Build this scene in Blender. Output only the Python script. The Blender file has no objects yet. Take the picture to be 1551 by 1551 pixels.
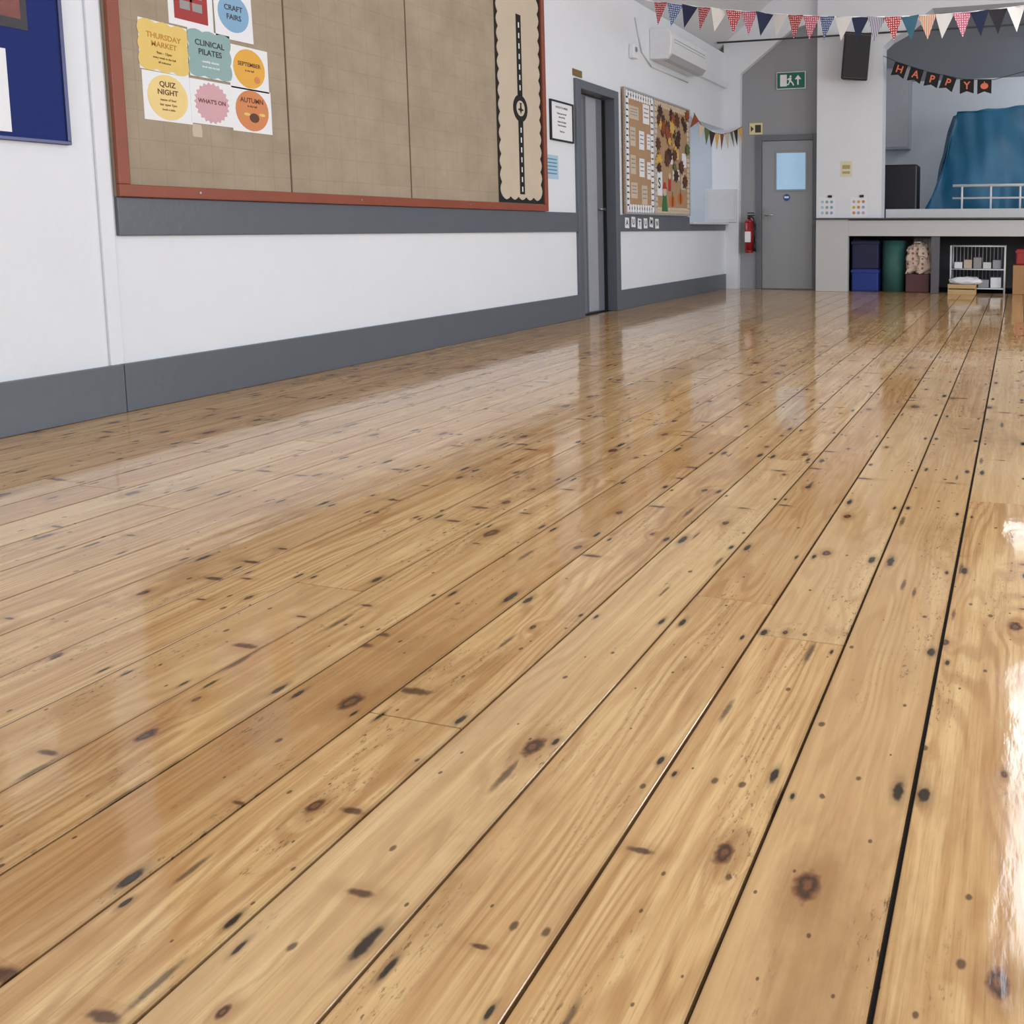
import bpy, bmesh, math, random
from mathutils import Vector, Matrix, noise
random.seed(7)
scene=bpy.context.scene
COL=bpy.context.collection
try:
    scene.view_settings.view_transform='Standard'
except Exception: pass

# ------------------------------------------------------------ materials
def S(r,g,b):
    f=lambda c:(c/255/12.92) if c/255<=.04045 else ((c/255+.055)/1.055)**2.4
    return (f(r),f(g),f(b),1)
MATS={}
def mat(name,rgb,rough=.6,var=.06,scale=14,bump=0.0,metal=0,emit=0,spec=.5,bscale=None,trans=0):
    if name in MATS: return MATS[name]
    m=bpy.data.materials.new(name); m.use_nodes=True
    nt=m.node_tree; p=nt.nodes['Principled BSDF']
    c=S(*rgb)
    tc=nt.nodes.new('ShaderNodeTexCoord'); n=nt.nodes.new('ShaderNodeTexNoise')
    n.inputs['Scale'].default_value=scale; n.inputs['Detail'].default_value=4
    nt.links.new(tc.outputs['Object'],n.inputs['Vector'])
    mx=nt.nodes.new('ShaderNodeMix'); mx.data_type='RGBA'
    mx.inputs[6].default_value=tuple(v*(1-var) for v in c[:3])+(1,)
    mx.inputs[7].default_value=tuple(min(1,v*(1+var)) for v in c[:3])+(1,)
    nt.links.new(n.outputs['Fac'],mx.inputs[0])
    nt.links.new(mx.outputs[2],p.inputs['Base Color'])
    p.inputs['Roughness'].default_value=rough; p.inputs['Metallic'].default_value=metal
    p.inputs['Specular IOR Level'].default_value=spec
    if trans: p.inputs['Transmission Weight'].default_value=trans
    if emit:
        nt.links.new(mx.outputs[2],p.inputs['Emission Color']); p.inputs['Emission Strength'].default_value=emit
    if bump:
        n2=nt.nodes.new('ShaderNodeTexNoise'); n2.inputs['Scale'].default_value=bscale or scale*6; n2.inputs['Detail'].default_value=5
        nt.links.new(tc.outputs['Object'],n2.inputs['Vector'])
        b=nt.nodes.new('ShaderNodeBump'); b.inputs['Strength'].default_value=bump; b.inputs['Distance'].default_value=.01
        nt.links.new(n2.outputs['Fac'],b.inputs['Height']); nt.links.new(b.outputs[0],p.inputs['Normal'])
    MATS[name]=m; return m

WHITE=mat('white_wall_paint',(224,228,234),.55,.03,3,.25,bscale=30)
CEIL=mat('ceiling_paint',(214,216,220),.8,.03,2)
GREY=mat('grey_trim_paint',(92,98,107),.38,.06,6,.15,bscale=25)
GREYWALL=mat('grey_wall_paint',(150,152,156),.6,.04,3)
GREYDOOR=mat('grey_door_paint',(148,151,155),.45,.03,5)
GREYCEIL=mat('grey_ceiling_paint',(160,163,168),.7,.04,2)
FASCIA=mat('stage_fascia_paint',(196,196,197),.5,.03,4)
DARK=mat('dark_void',(30,28,28),.9)
BLACK=mat('black_plastic',(20,20,22),.4)
BLACKCARD=mat('black_card',(22,21,24),.8)
PAPER=mat('white_paper',(232,234,238),.5,.02,5)
CREAM=mat('cream_paper',(198,184,164),.8,.08,4,.1)
TERRA=mat('red_stained_wood',(138,72,52),.45,.15,9)
STEEL=mat('brushed_metal',(170,172,175),.35,metal=.9)
TXTD=mat('dark_ink',(60,58,62),.7)
TXTW=mat('white_ink',(235,236,238),.6)

def hessian():
    m=bpy.data.materials.new('hessian_fabric'); m.use_nodes=True; nt=m.node_tree; p=nt.nodes['Principled BSDF']
    tc=nt.nodes.new('ShaderNodeTexCoord')
    n=nt.nodes.new('ShaderNodeTexNoise'); n.inputs['Scale'].default_value=2.2; n.inputs['Detail'].default_value=8; n.inputs['Roughness'].default_value=.7
    nt.links.new(tc.outputs['Object'],n.inputs[0])
    r=nt.nodes.new('ShaderNodeValToRGB'); r.color_ramp.elements[0].position=.3; r.color_ramp.elements[0].color=S(150,137,117); r.color_ramp.elements[1].position=.75; r.color_ramp.elements[1].color=S(176,162,141)
    nt.links.new(n.outputs['Fac'],r.inputs[0])
    br=nt.nodes.new('ShaderNodeTexBrick'); br.offset=0; br.inputs['Scale'].default_value=1; br.inputs['Mortar Size'].default_value=.004; br.inputs['Mortar Smooth'].default_value=1
    br.inputs['Brick Width'].default_value=.125; br.inputs['Row Height'].default_value=.13
    br.inputs['Color1'].default_value=(1,1,1,1);br.inputs['Color2'].default_value=(1,1,1,1);br.inputs['Mortar'].default_value=(.78,.78,.78,1)
    nt.links.new(tc.outputs['Object'],br.inputs[0])
    mx=nt.nodes.new('ShaderNodeMix'); mx.data_type='RGBA'; mx.blend_type='MULTIPLY'; mx.inputs[0].default_value=.6
    nt.links.new(r.outputs[0],mx.inputs[6]); nt.links.new(br.outputs[0],mx.inputs[7])
    nt.links.new(mx.outputs[2],p.inputs['Base Color']); p.inputs['Roughness'].default_value=.95
    w=nt.nodes.new('ShaderNodeTexNoise'); w.inputs['Scale'].default_value=260
    nt.links.new(tc.outputs['Object'],w.inputs[0])
    b=nt.nodes.new('ShaderNodeBump'); b.inputs['Strength'].default_value=.5; b.inputs['Distance'].default_value=.002
    nt.links.new(w.outputs['Fac'],b.inputs['Height']); nt.links.new(b.outputs[0],p.inputs['Normal'])
    return m
HESS=hessian()

BW=.183; OFF=-.127; JY=.45; J0=.31
def floor_mat():
    m=bpy.data.materials.new('varnished_pine_boards'); m.use_nodes=True; nt=m.node_tree; L=nt.links; p=nt.nodes['Principled BSDF']
    def val(s,inp):
        if isinstance(s,(int,float)): inp.default_value=s
        else: L.new(s,inp)
    def M(op,a,b=None,c=None):
        n=nt.nodes.new('ShaderNodeMath'); n.operation=op; val(a,n.inputs[0])
        if b is not None: val(b,n.inputs[1])
        if c is not None: val(c,n.inputs[2])
        return n.outputs[0]
    def SM(v,a,b,o0=0,o1=1):
        n=nt.nodes.new('ShaderNodeMapRange'); n.interpolation_type='SMOOTHSTEP'
        val(v,n.inputs['Value']); val(a,n.inputs['From Min']); val(b,n.inputs['From Max']); val(o0,n.inputs['To Min']); val(o1,n.inputs['To Max'])
        return n.outputs[0]
    def V(x,y,z=0):
        n=nt.nodes.new('ShaderNodeCombineXYZ'); val(x,n.inputs[0]); val(y,n.inputs[1]); val(z,n.inputs[2]); return n.outputs[0]
    def NO(vec,scale=1,det=3,rough=.5,dist=0):
        n=nt.nodes.new('ShaderNodeTexNoise'); L.new(vec,n.inputs['Vector']); n.inputs['Scale'].default_value=scale; n.inputs['Detail'].default_value=det; n.inputs['Roughness'].default_value=rough; n.inputs['Distortion'].default_value=dist
        return n.outputs['Fac']
    def WN(vec):
        n=nt.nodes.new('ShaderNodeTexWhiteNoise'); n.noise_dimensions='3D'; L.new(vec,n.inputs['Vector']); return n.outputs['Value'],n.outputs['Color']
    def VO(sx,sy,off):
        vec=V(M('ADD',M('MULTIPLY',x,sx),M('MULTIPLY',seed,off)),M('ADD',M('MULTIPLY',y,sy),M('MULTIPLY',seed,off*1.7)),0)
        n=nt.nodes.new('ShaderNodeTexVoronoi'); n.voronoi_dimensions='2D'; L.new(vec,n.inputs['Vector']); n.inputs['Scale'].default_value=1
        s=nt.nodes.new('ShaderNodeSeparateColor'); L.new(n.outputs['Color'],s.inputs[0])
        return n.outputs['Distance'],s.outputs
    def MIX(f,a,b,bt='MIX'):
        n=nt.nodes.new('ShaderNodeMix'); n.data_type='RGBA'; n.blend_type=bt; val(f,n.inputs[0])
        for s,i in ((a,6),(b,7)):
            if isinstance(s,tuple): n.inputs[i].default_value=s
            else: L.new(s,n.inputs[i])
        return n.outputs[2]
    tc=nt.nodes.new('ShaderNodeTexCoord'); sp=nt.nodes.new('ShaderNodeSeparateXYZ'); L.new(tc.outputs['Object'],sp.inputs[0])
    x,y=sp.outputs[0],sp.outputs[1]
    at=nt.nodes.new('ShaderNodeAttribute'); at.attribute_name='seed'; seed=at.outputs['Fac']
    sd=M('MULTIPLY',seed,53.0)
    u=M('DIVIDE',M('SUBTRACT',x,OFF),BW); li=M('ROUND',u)
    dl=M('MULTIPLY',M('ABSOLUTE',M('SUBTRACT',u,li)),BW)
    wob=M('MULTIPLY',M('SUBTRACT',NO(V(M('MULTIPLY',x,70),M('MULTIPLY',y,60),0),1,2),.5),.9)
    kd,kc=VO(5.5,3.3,90)
    kex=M('GREATER_THAN',kc[0],.58)
    krad=M('MULTIPLY_ADD',M('POWER',kc[1],2),.075,.032)
    q=M('ADD',M('DIVIDE',kd,krad),wob)
    bend=M('MULTIPLY',SM(q,0,6,1,0),kex)
    warp=NO(V(M('MULTIPLY',x,7),M('MULTIPLY',y,.9),sd),1,2)
    ring=M('ADD',M('ADD',M('MULTIPLY',x,75),M('MULTIPLY',warp,34)),M('MULTIPLY',bend,3))
    rings=M('MULTIPLY_ADD',M('SINE',M('MULTIPLY',ring,2.4)),.5,.5)
    fine=NO(V(M('MULTIPLY',x,260),M('MULTIPLY',y,9),sd),1,4,.65)
    streak=NO(V(M('MULTIPLY',x,34),M('MULTIPLY',y,1.2),sd),1,5,.65)
    blot=NO(V(M('MULTIPLY',x,6),M('MULTIPLY',y,2.6),sd),1,4,.6)
    c=MIX(SM(streak,.3,.7),S(216,181,128),S(184,141,90))
    c=MIX(M('MULTIPLY',SM(rings,.3,1),M('MULTIPLY',SM(blot,.3,.65),.5)),c,S(154,106,60))
    c=MIX(M('MULTIPLY',SM(fine,.48,.75),.42),c,S(138,98,60))
    r1,_=WN(V(sd,1.3,2.1))
    c=MIX(M('MULTIPLY',SM(r1,.4,1),.38),c,S(168,122,74))
    r2,_=WN(V(sd,7.3,4.1))
    c=MIX(M('MULTIPLY',SM(r2,.6,1),.35),c,S(216,188,142))
    big=NO(V(M('MULTIPLY',x,2.4),M('MULTIPLY',y,1.3),3.3),1,6,.7)
    c=MIX(M('MULTIPLY',SM(big,.50,.74),.5),c,S(138,98,58))
    spk=NO(V(M('MULTIPLY',x,150),M('MULTIPLY',y,50),sd),1,3,.75)
    patch=SM(NO(V(M('MULTIPLY',x,9),M('MULTIPLY',y,2.2),sd),1,3),.50,.68)
    c=MIX(M('MULTIPLY',M('MULTIPLY',SM(spk,.56,.68),patch),.75),c,S(78,66,48))
    c=MIX(M('MULTIPLY',M('MULTIPLY',SM(q,.9,3.4,1,0),kex),.42),c,S(132,86,46))
    kr=M('MULTIPLY_ADD',M('SINE',M('MULTIPLY',q,9)),.5,.5)
    c=MIX(M('MULTIPLY',M('MULTIPLY',SM(q,.75,1.2,1,0),kex),.9),c,MIX(kr,S(48,30,20),S(110,68,42)))
    d2,s2=VO(5.5,17,70)
    q2=M('ADD',M('DIVIDE',d2,M('MULTIPLY_ADD',s2[1],.13,.06)),wob)
    sex=M('GREATER_THAN',s2[0],.93)
    c=MIX(M('MULTIPLY',M('MULTIPLY',SM(q2,1,4,1,0),sex),.25),c,S(140,94,54))
    c=MIX(M('MULTIPLY',M('MULTIPLY',SM(q2,.5,1.3,1,0),sex),.85),c,S(66,38,24))
    d5,s5=VO(34,5.2,40)
    q5=M('ADD',M('DIVIDE',d5,M('MULTIPLY_ADD',s5[1],.14,.10)),wob)
    c=MIX(M('MULTIPLY',M('MULTIPLY',SM(q5,.4,1.6,1,0),M('GREATER_THAN',s5[0],.975)),.75),c,S(58,46,34))
    d3,s3=VO(24,17,30)
    pk=M('MULTIPLY',SM(M('ADD',M('DIVIDE',d3,M('MULTIPLY_ADD',M('POWER',s3[1],2),.10,.045)),wob),.6,1.3,1,0),M('GREATER_THAN',s3[0],.89))
    c=MIX(M('MULTIPLY',pk,.8),c,S(66,48,34))
    k=M('ROUND',M('DIVIDE',M('SUBTRACT',y,J0),JY))
    side=M('GREATER_THAN',u,li)
    w1,wc=WN(V(M('ADD',M('MULTIPLY',li,2),side),k,.5))
    s4=nt.nodes.new('ShaderNodeSeparateColor'); L.new(wc,s4.inputs[0])
    yn=M('ADD',M('MULTIPLY_ADD',k,JY,J0),M('MULTIPLY',M('SUBTRACT',s4.outputs[0],.5),.06))
    dx=M('SUBTRACT',dl,M('MULTIPLY_ADD',s4.outputs[1],.014,.014)); dy=M('SUBTRACT',y,yn)
    sz=M('MULTIPLY_ADD',M('POWER',w1,2),1.0,.65)
    rr=M('SQRT',M('ADD',M('POWER',M('DIVIDE',dx,.0048),2),M('POWER',M('DIVIDE',dy,M('MULTIPLY_ADD',s4.outputs[1],.010,.009)),2)))
    rr=M('ADD',M('DIVIDE',rr,sz),wob)
    nex=M('GREATER_THAN',s4.outputs[2],.08)
    c=MIX(M('MULTIPLY',M('MULTIPLY',SM(rr,.8,2.6,1,0),nex),.45),c,S(84,64,44))
    nail=M('MULTIPLY',SM(rr,.7,1.35,1,0),nex)
    c=MIX(M('MULTIPLY',nail,.93),c,S(32,27,23))
    c=MIX(M('MULTIPLY',SM(dl,.001,.008,1,0),.45),c,S(84,60,38))
    L.new(c,p.inputs['Base Color'])
    ro=NO(V(M('MULTIPLY',x,3),M('MULTIPLY',y,3),1),1,3)
    L.new(SM(ro,.3,.8,.06,.15),p.inputs['Roughness'])
    p.inputs['IOR'].default_value=1.5
    h=M('ADD',M('MULTIPLY',NO(V(M('MULTIPLY',x,11),M('MULTIPLY',y,4),sd),1,2),1.0),M('ADD',M('MULTIPLY',NO(V(M('MULTIPLY',x,90),M('MULTIPLY',y,26),sd),1,3),.09),M('MULTIPLY',nail,-.12)))
    b=nt.nodes.new('ShaderNodeBump'); b.inputs['Strength'].default_value=.5; b.inputs['Distance'].default_value=.0028
    L.new(h,b.inputs['Height']); L.new(b.outputs[0],p.inputs['Normal'])
    return m
FLOOR=floor_mat()

# ------------------------------------------------------------ mesh builder
class B:
    def __init__(s): s.bm=bmesh.new()
    def _v(s,pts): return [s.bm.verts.new(p) for p in pts]
    def box(s,x0,x1,y0,y1,z0,z1,mi=0,R=None):
        P=[Vector(q) for q in ((x0,y0,z0),(x1,y0,z0),(x1,y1,z0),(x0,y1,z0),(x0,y0,z1),(x1,y0,z1),(x1,y1,z1),(x0,y1,z1))]
        if R is not None: P=[R@q for q in P]
        v=s._v(P)
        for f in ((0,3,2,1),(4,5,6,7),(0,1,5,4),(1,2,6,5),(2,3,7,6),(3,0,4,7)):
            s.bm.faces.new([v[i] for i in f]).material_index=mi
        return s
    def prism(s,pts,z0,z1,mi=0,R=None):
        a=[Vector((p[0],p[1],z0)) for p in pts]; b=[Vector((p[0],p[1],z1)) for p in pts]
        if R is not None: a=[R@q for q in a]; b=[R@q for q in b]
        a=s._v(a); b=s._v(b); n=len(pts)
        s.bm.faces.new(a[::-1]).material_index=mi; s.bm.faces.new(b).material_index=mi
        for i in range(n): s.bm.faces.new((a[i],a[(i+1)%n],b[(i+1)%n],b[i])).material_index=mi
        return s
    def cyl(s,p0,p1,r0,r1=None,n=16,mi=0):
        p0=Vector(p0);p1=Vector(p1); r1=r0 if r1 is None else r1
        d=(p1-p0).normalized(); t=Vector((0,0,1)) if abs(d.z)<.9 else Vector((1,0,0))
        e=d.cross(t).normalized(); g=d.cross(e)
        A=s._v([p0+(e*math.cos(2*math.pi*i/n)+g*math.sin(2*math.pi*i/n))*r0 for i in range(n)])
        C=s._v([p1+(e*math.cos(2*math.pi*i/n)+g*math.sin(2*math.pi*i/n))*r1 for i in range(n)])
        s.bm.faces.new(A[::-1]).material_index=mi; s.bm.faces.new(C).material_index=mi
        for i in range(n):
            f=s.bm.faces.new((A[i],A[(i+1)%n],C[(i+1)%n],C[i])); f.material_index=mi; f.smooth=True
        return s
    def tube(s,pts,r,n=8,mi=0):
        for a,b in zip(pts[:-1],pts[1:]): s.cyl(a,b,r,n=n,mi=mi)
        return s
    def done(s,name,mats,parent=None,M=None,bevel=0,seg=2):
        bmesh.ops.recalc_face_normals(s.bm,faces=s.bm.faces)
        me=bpy.data.meshes.new(name); s.bm.to_mesh(me); s.bm.free()
        if not isinstance(mats,(list,tuple)): mats=[mats]
        for m in mats: me.materials.append(m)
        o=bpy.data.objects.new(name,me); COL.objects.link(o)
        if parent: o.parent=parent
        elif M is not None: o.matrix_world=M
        if M is not None and parent: o.matrix_local=M
        if bevel:
            md=o.modifiers.new('bevel','BEVEL'); md.width=bevel; md.segments=seg; md.limit_method='ANGLE'; md.harden_normals=False
        return o
def tag(o,label,cat,group=None,kind=None):
    o['label']=label; o['category']=cat
    if group: o['group']=group
    if kind: o['kind']=kind
    return o
def T(x,y,z): return Matrix.Translation((x,y,z))
WX=-3.83
def ML(u,v,w=0):   # on the long wall: u along the hall, v up, w out of the wall
    return Matrix(((0,0,1,WX+w),(1,0,0,u),(0,1,0,v),(0,0,0,1)))
def MF(u,v,Y):     # facing down the hall: u across, v up
    return Matrix(((1,0,0,u),(0,0,-1,Y),(0,1,0,v),(0,0,0,1)))
def rect(w,h,x=0,y=0): return [(x-w/2,y-h/2),(x+w/2,y-h/2),(x+w/2,y+h/2),(x-w/2,y+h/2)]
def circ(r,x=0,y=0,n=28,ry=None): return [(x+r*math.cos(2*math.pi*i/n),y+(ry or r)*math.sin(2*math.pi*i/n)) for i in range(n)]
def star(r0,r1,k,x=0,y=0): return [(x+(r0 if i%2 else r1)*math.cos(math.pi*i/k),y+(r0 if i%2 else r1)*math.sin(math.pi*i/k)) for i in range(2*k)]
def wavy(w,h,a,k,x=0,y=0):
    pts=[];nx=max(3,int(w/k));ny=max(3,int(h/k))
    def seg(p,q,n,nrm):
        for i in range(n*4):
            t=i/(n*4); d=a*math.sin(math.pi*((t*n)%1))
            pts.append((x+p[0]+(q[0]-p[0])*t+nrm[0]*d,y+p[1]+(q[1]-p[1])*t+nrm[1]*d))
    c=[(-w/2,-h/2),(w/2,-h/2),(w/2,h/2),(-w/2,h/2)]
    seg(c[0],c[1],nx,(0,1));seg(c[1],c[2],ny,(-1,0));seg(c[2],c[3],nx,(0,-1));seg(c[3],c[0],ny,(1,0))
    return pts
def text(body,size,parent,x,y,z,m,rot=0,name='lettering'):
    cu=bpy.data.curves.new('t','FONT'); cu.body=body; cu.size=size; cu.align_x='CENTER'; cu.align_y='CENTER'; cu.extrude=.0004; cu.resolution_u=3; cu.offset=size*.02
    ob=bpy.data.objects.new('t',cu); COL.objects.link(ob); bpy.context.view_layer.update()
    me=bpy.data.meshes.new_from_object(ob.evaluated_get(bpy.context.evaluated_depsgraph_get()))
    bpy.data.objects.remove(ob); me.materials.clear(); me.materials.append(m)
    o=bpy.data.objects.new(name,me); COL.objects.link(o); o.parent=parent
    o.matrix_local=T(x,y,z)@Matrix.Rotation(rot,4,'Z'); return o

# ------------------------------------------------------------ FLOOR
def build_floor():
    bm=bmesh.new(); lay=bm.faces.layers.float.new('seed')
    rnd=random.Random(3)
    fixed={-2:[1.665,5.1],-5:[1.20,4.4],-4:[3.0,6.9],-3:[1.81,5.6],-8:[1.62,5.0],-7:[2.6,6.3],-1:[3.9,8.1],-6:[.35,3.3,7.4],0:[2.7,6.2],-9:[3.6,8.0],1:[4.4]}
    Y0,Y1=-3.0,11.56
    for i in range(-21,24):
        a=OFF+i*BW; b=a+BW
        gl=.0014+.0014*random.Random(i).random(); gr=.0014+.0014*random.Random(i+1).random()
        if i in (0,-1,-3,-4): gl+=.0008
        if i+1 in (0,-1,-3,-4): gr+=.0008
        a=max(a,-3.87)
        if i in fixed:
            js=list(fixed[i]); y=js[-1]
            while y<9: y+=rnd.uniform(2.6,4); js.append(y)
        else:
            js=[];y=-2+rnd.uniform(0,3)
            while y<10.5: js.append(y); y+=rnd.uniform(2.4,4.2)
        js=[Y0]+[j for j in js if Y0+.3<j<Y1-.3]+[Y1]
        for s0,s1 in zip(js[:-1],js[1:]):
            x0,x1,y0,y1=a+gl,b-gr,s0+.0012,s1-.0012; ch=.0010; dz=.0012
            t=rnd.uniform(-.00035,.00035); t2=rnd.uniform(-.0003,.0003)
            def zz(X,Y): return t*(X-(x0+x1)/2)/.09+t2*(Y-(y0+y1)/2)/((y1-y0)/2)
            def mk(pts,dz_): return [bm.verts.new((X,Y,zz(X,Y)-dz_)) for X,Y in pts]
            top=mk(((x0+ch,y0+ch),(x1-ch,y0+ch),(x1-ch,y1-ch),(x0+ch,y1-ch)),0)
            o4=((x0,y0),(x1,y0),(x1,y1),(x0,y1))
            mid=mk(o4,dz); low=mk(o4,.02)
            sd=rnd.random(); fs=[bm.faces.new(top)]
            for A,C in ((mid,top),(low,mid)):
                for k in range(4): fs.append(bm.faces.new((A[k],A[(k+1)%4],C[(k+1)%4],C[k])))
            for f in fs: f[lay]=sd
    v=[bm.verts.new(q) for q in ((-5,Y0,-.012),(4.3,Y0,-.012),(4.3,14.7,-.012),(-5,14.7,-.012))]
    f=bm.faces.new(v); f.material_index=1
    me=bpy.data.meshes.new('floor'); bm.to_mesh(me); bm.free()
    me.materials.append(FLOOR); me.materials.append(DARK)
    o=bpy.data.objects.new('floor',me); COL.objects.link(o)
    tag(o,'glossy varnished knotty pine floorboards','floor',kind='structure')
build_floor()

# ------------------------------------------------------------ ROOM SHELL
def struct(o,label,cat): return tag(o,label,cat,kind='structure')
b=B()
X0=-4.0
b.box(X0,WX,-3,7.36,0,3.12).box(X0,WX,7.36,8.06,2.07,3.12).box(X0,WX,8.06,10.12,0,3.12).box(X0,WX,10.12,11.47,0,.86).box(X0,WX,10.12,11.47,2.13,3.12).box(X0,WX,11.47,11.7,0,3.12)
struct(b.done('wall_left',WHITE,M=T(0,0,0)),'long white painted hall wall with door and serving hatch','wall')
b=B().box(WX,WX+.028,-3,2.972,0,.217).box(WX,WX+.025,2.976,7.28,0,.217)
struct(b.done('baseboard_left',GREY,bevel=.004),'tall dark grey painted skirting board','skirting board')
b=B().box(WX,WX+.025,8.14,11.46,0,.2)
struct(b.done('baseboard_left',GREY,bevel=.004),'dark grey skirting board beyond the side door','skirting board')
b=B().box(WX,WX+.02,3.0,7.28,.785,.955)
struct(b.done('trim_1',GREY,bevel=.004),'dark grey painted dado board below the pinboard','dado rail')
b=B().box(WX,WX+.02,8.14,10.1,.785,.95).box(WX,WX+.02,10.1,11.46,.785,.86)
struct(b.done('trim_2',GREY,bevel=.004),'dark grey dado board beyond the side door','dado rail')
b=B().box(WX,WX+.014,2.925,2.985,.217,3.1)
struct(b.done('trim_3',WHITE,bevel=.003),'narrow white batten beside the pinboard','trim')
b=B().box(-4.0,-2.45,11.56,11.7,0,5.2)
struct(b.done('wall_far',GREYWALL),'grey painted end wall around the exit door','wall')
b=B().prism([(-3.83,0),(-3.64,0),(-3.60,2.84),(-2.89,3.38),(-2.5,3.46),(-2.5,5.2),(-3.83,5.2)],0,.09)
struct(b.done('trim_4',WHITE,M=MF(0,0,11.56)),'white pier and sloping band framing the grey wall','trim')
b=B().prism([(-2.53,.93),(-1.69,.93),(-1.69,3.06),(-1.60,3.14),(-1.44,3.22),(-1.1,3.48),(2.3,3.48),(2.6,3.2),(2.6,.93),(4.2,.93),(4.2,3.2),(0.2,6.4),(-2.53,4.3)],0,.28)
struct(b.done('wall_stage_front',WHITE,M=MF(0,0,11.6)),'white wall and arch around the stage opening','wall')
b=B().box(-2.53,-2.11,11.30,11.7,0,.93)
struct(b.done('wall_stage_base',FASCIA,bevel=.005),'pale grey base block beside the stage store','wall')
b=B().box(-2.11,4.2,11.31,11.40,.715,.915)
struct(b.done('trim_5',FASCIA,bevel=.004),'pale grey fascia board along the stage edge','trim')
b=B().box(-2.56,4.2,11.27,11.6,.925,.945)
struct(b.done('trim_6',mat('dark_lip',(70,70,74),.4),bevel=.003),'thin dark nosing on the stage edge','trim')
b=B().box(-2.6,4.2,11.40,14.6,.86,.924)
struct(b.done('floor_stage',mat('stage_boards',(120,118,116),.5)),'grey stage floor','floor')
b=B().box(-1.68,4.0,11.62,12.1,.946,1.06)
struct(b.done('trim_7',mat('stage_step_white',(208,209,210),.5),bevel=.006),'low white raised step on the stage','trim')
b=B().box(-2.6,4.2,14.5,14.6,.92,5)
struct(b.done('wall_stage_back',WHITE),'white rear wall of the stage','wall')
b=B().box(-2.65,-2.55,11.6,14.6,0,5)
struct(b.done('wall_stage_left',WHITE),'white side wall of the stage','wall')
b=B().box(4.1,4.2,11.6,14.6,0,5)
struct(b.done('wall_stage_right',WHITE),'white side wall of the stage','wall')
b=B()
v=b._v([(-2.6,14.5,3.12),(4.2,14.5,3.12),(4.2,11.6,5.2),(-2.6,11.6,5.2)]); b.bm.faces.new(v)
v=b._v([(-2.6,14.6,3.2),(4.2,14.6,3.2),(4.2,11.6,5.3),(-2.6,11.6,5.3)]); b.bm.faces.new(v)
struct(b.done('ceiling_stage',GREYCEIL),'grey sloping ceiling above the stage','ceiling')
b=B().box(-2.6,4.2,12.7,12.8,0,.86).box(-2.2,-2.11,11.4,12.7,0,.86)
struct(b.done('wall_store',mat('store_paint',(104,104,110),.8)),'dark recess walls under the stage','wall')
for k,xx in enumerate((-1.06,.55)):
    b=B().box(xx,xx+.1,11.34,11.44,0,.715)
    struct(b.done('trim_%d'%(8+k),mat('post_paint',(92,92,98),.5),bevel=.004),'grey post holding up the stage edge','post')
b=B()
v=b._v([(-4.0,-3,3.1),(-4.0,11.7,3.1),(.1,11.7,6.3),(.1,-3,6.3)]); b.bm.faces.new(v)
v=b._v([(.1,-3,6.3),(.1,11.7,6.3),(4.2,11.7,3.1),(4.2,-3,3.1)]); b.bm.faces.new(v)
o=b.done('ceiling',CEIL); sm=o.modifiers.new('s','SOLIDIFY'); sm.thickness=.05
struct(o,'white sloping hall ceiling','ceiling')
b=B().box(4.1,4.25,-3,11.7,0,1.0).box(4.1,4.25,-3,11.7,2.7,3.15)
for y0,y1 in ((-3,-.5),(1.5,3),(5,6.5),(8.5,11.7)): b.box(4.1,4.25,y0,y1,1,2.7)
struct(b.done('wall_right',WHITE),'white hall wall with tall windows','wall')
b=B().prism([(-4,0),(4.2,0),(4.2,3.1),(.1,6.3),(-4,3.1)],0,.12)
struct(b.done('wall_back',WHITE,M=MF(0,0,-3)),'white end wall of the hall','wall')
SKYP=mat('daylight_glass',(222,234,250),.3,.03,2,emit=1.6)
for k,y0 in enumerate((-.5,3,6.5)):
    root=B().box(-.03,.03,0,2,0,.06).box(-.03,.03,0,2,1.64,1.7).box(-.03,.03,0,.06,0,1.7).box(-.03,.03,1.94,2,0,1.7).box(-.03,.03,.97,1.03,0,1.7).done('window_%d'%(k+1),PAPER,M=T(4.16,y0,1.0))
    struct(root,'white framed daylight window','window')
    B().box(.0,.01,.06,1.94,.06,1.64).done('pane',SKYP,parent=root)
b=B().box(-6,-5.9,9,12.6,0,3).box(-6,-4,9,9.1,0,3).box(-6,-4,12.5,12.6,0,3).box(-6,-4,9,12.6,2.6,2.7).box(-6,-4,9,12.6,-.1,0).box(-4.0,-3.95,11.7,12.6,0,3)
struct(b.done('wall_kitchen',WHITE),'pale kitchen walls seen through the hatch','wall')
b=B().box(-4.12,WX+.07,10.125,11.455,.862,.895)
tag(b.done('serving_counter',mat('counter_white',(214,215,217),.35),bevel=.006),'white worktop in the serving hatch','counter')

# ------------------------------------------------------------ side door
fr=B().box(-.01,.08,-.16,.03,0,2.14).box(.77,.86,-.16,.03,0,2.14).box(.08,.77,-.16,.03,2.06,2.14)
def MLd(u,v,w): return Matrix(((0,1,0,WX+w),(1,0,0,u),(0,0,1,v),(0,0,0,1)))
door=fr.done('door_1',GREY,M=MLd(7.28,0,0),bevel=.006)
struct(door,'dark grey framed side door in the long wall','door')
B().box(.085,.765,-.15,-.11,.008,2.055).done('door_leaf',mat('door_leaf_grey',(112,116,124),.4),parent=door,bevel=.003)
B().box(.40,.60,-.11,-.09,.02,2.04).done('door_panel',mat('pale_panel',(156,160,168),.4),parent=door,bevel=.004)
B().cyl((.7,-.11,1.0),(.7,-.055,1.0),.012).cyl((.7,-.06,1.0),(.6,-.06,1.0),.010).done('handle',STEEL,parent=door)
B().box(.755,.772,-.1,-.075,0,2.05).done('door_stop',BLACKCARD,parent=door)

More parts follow.
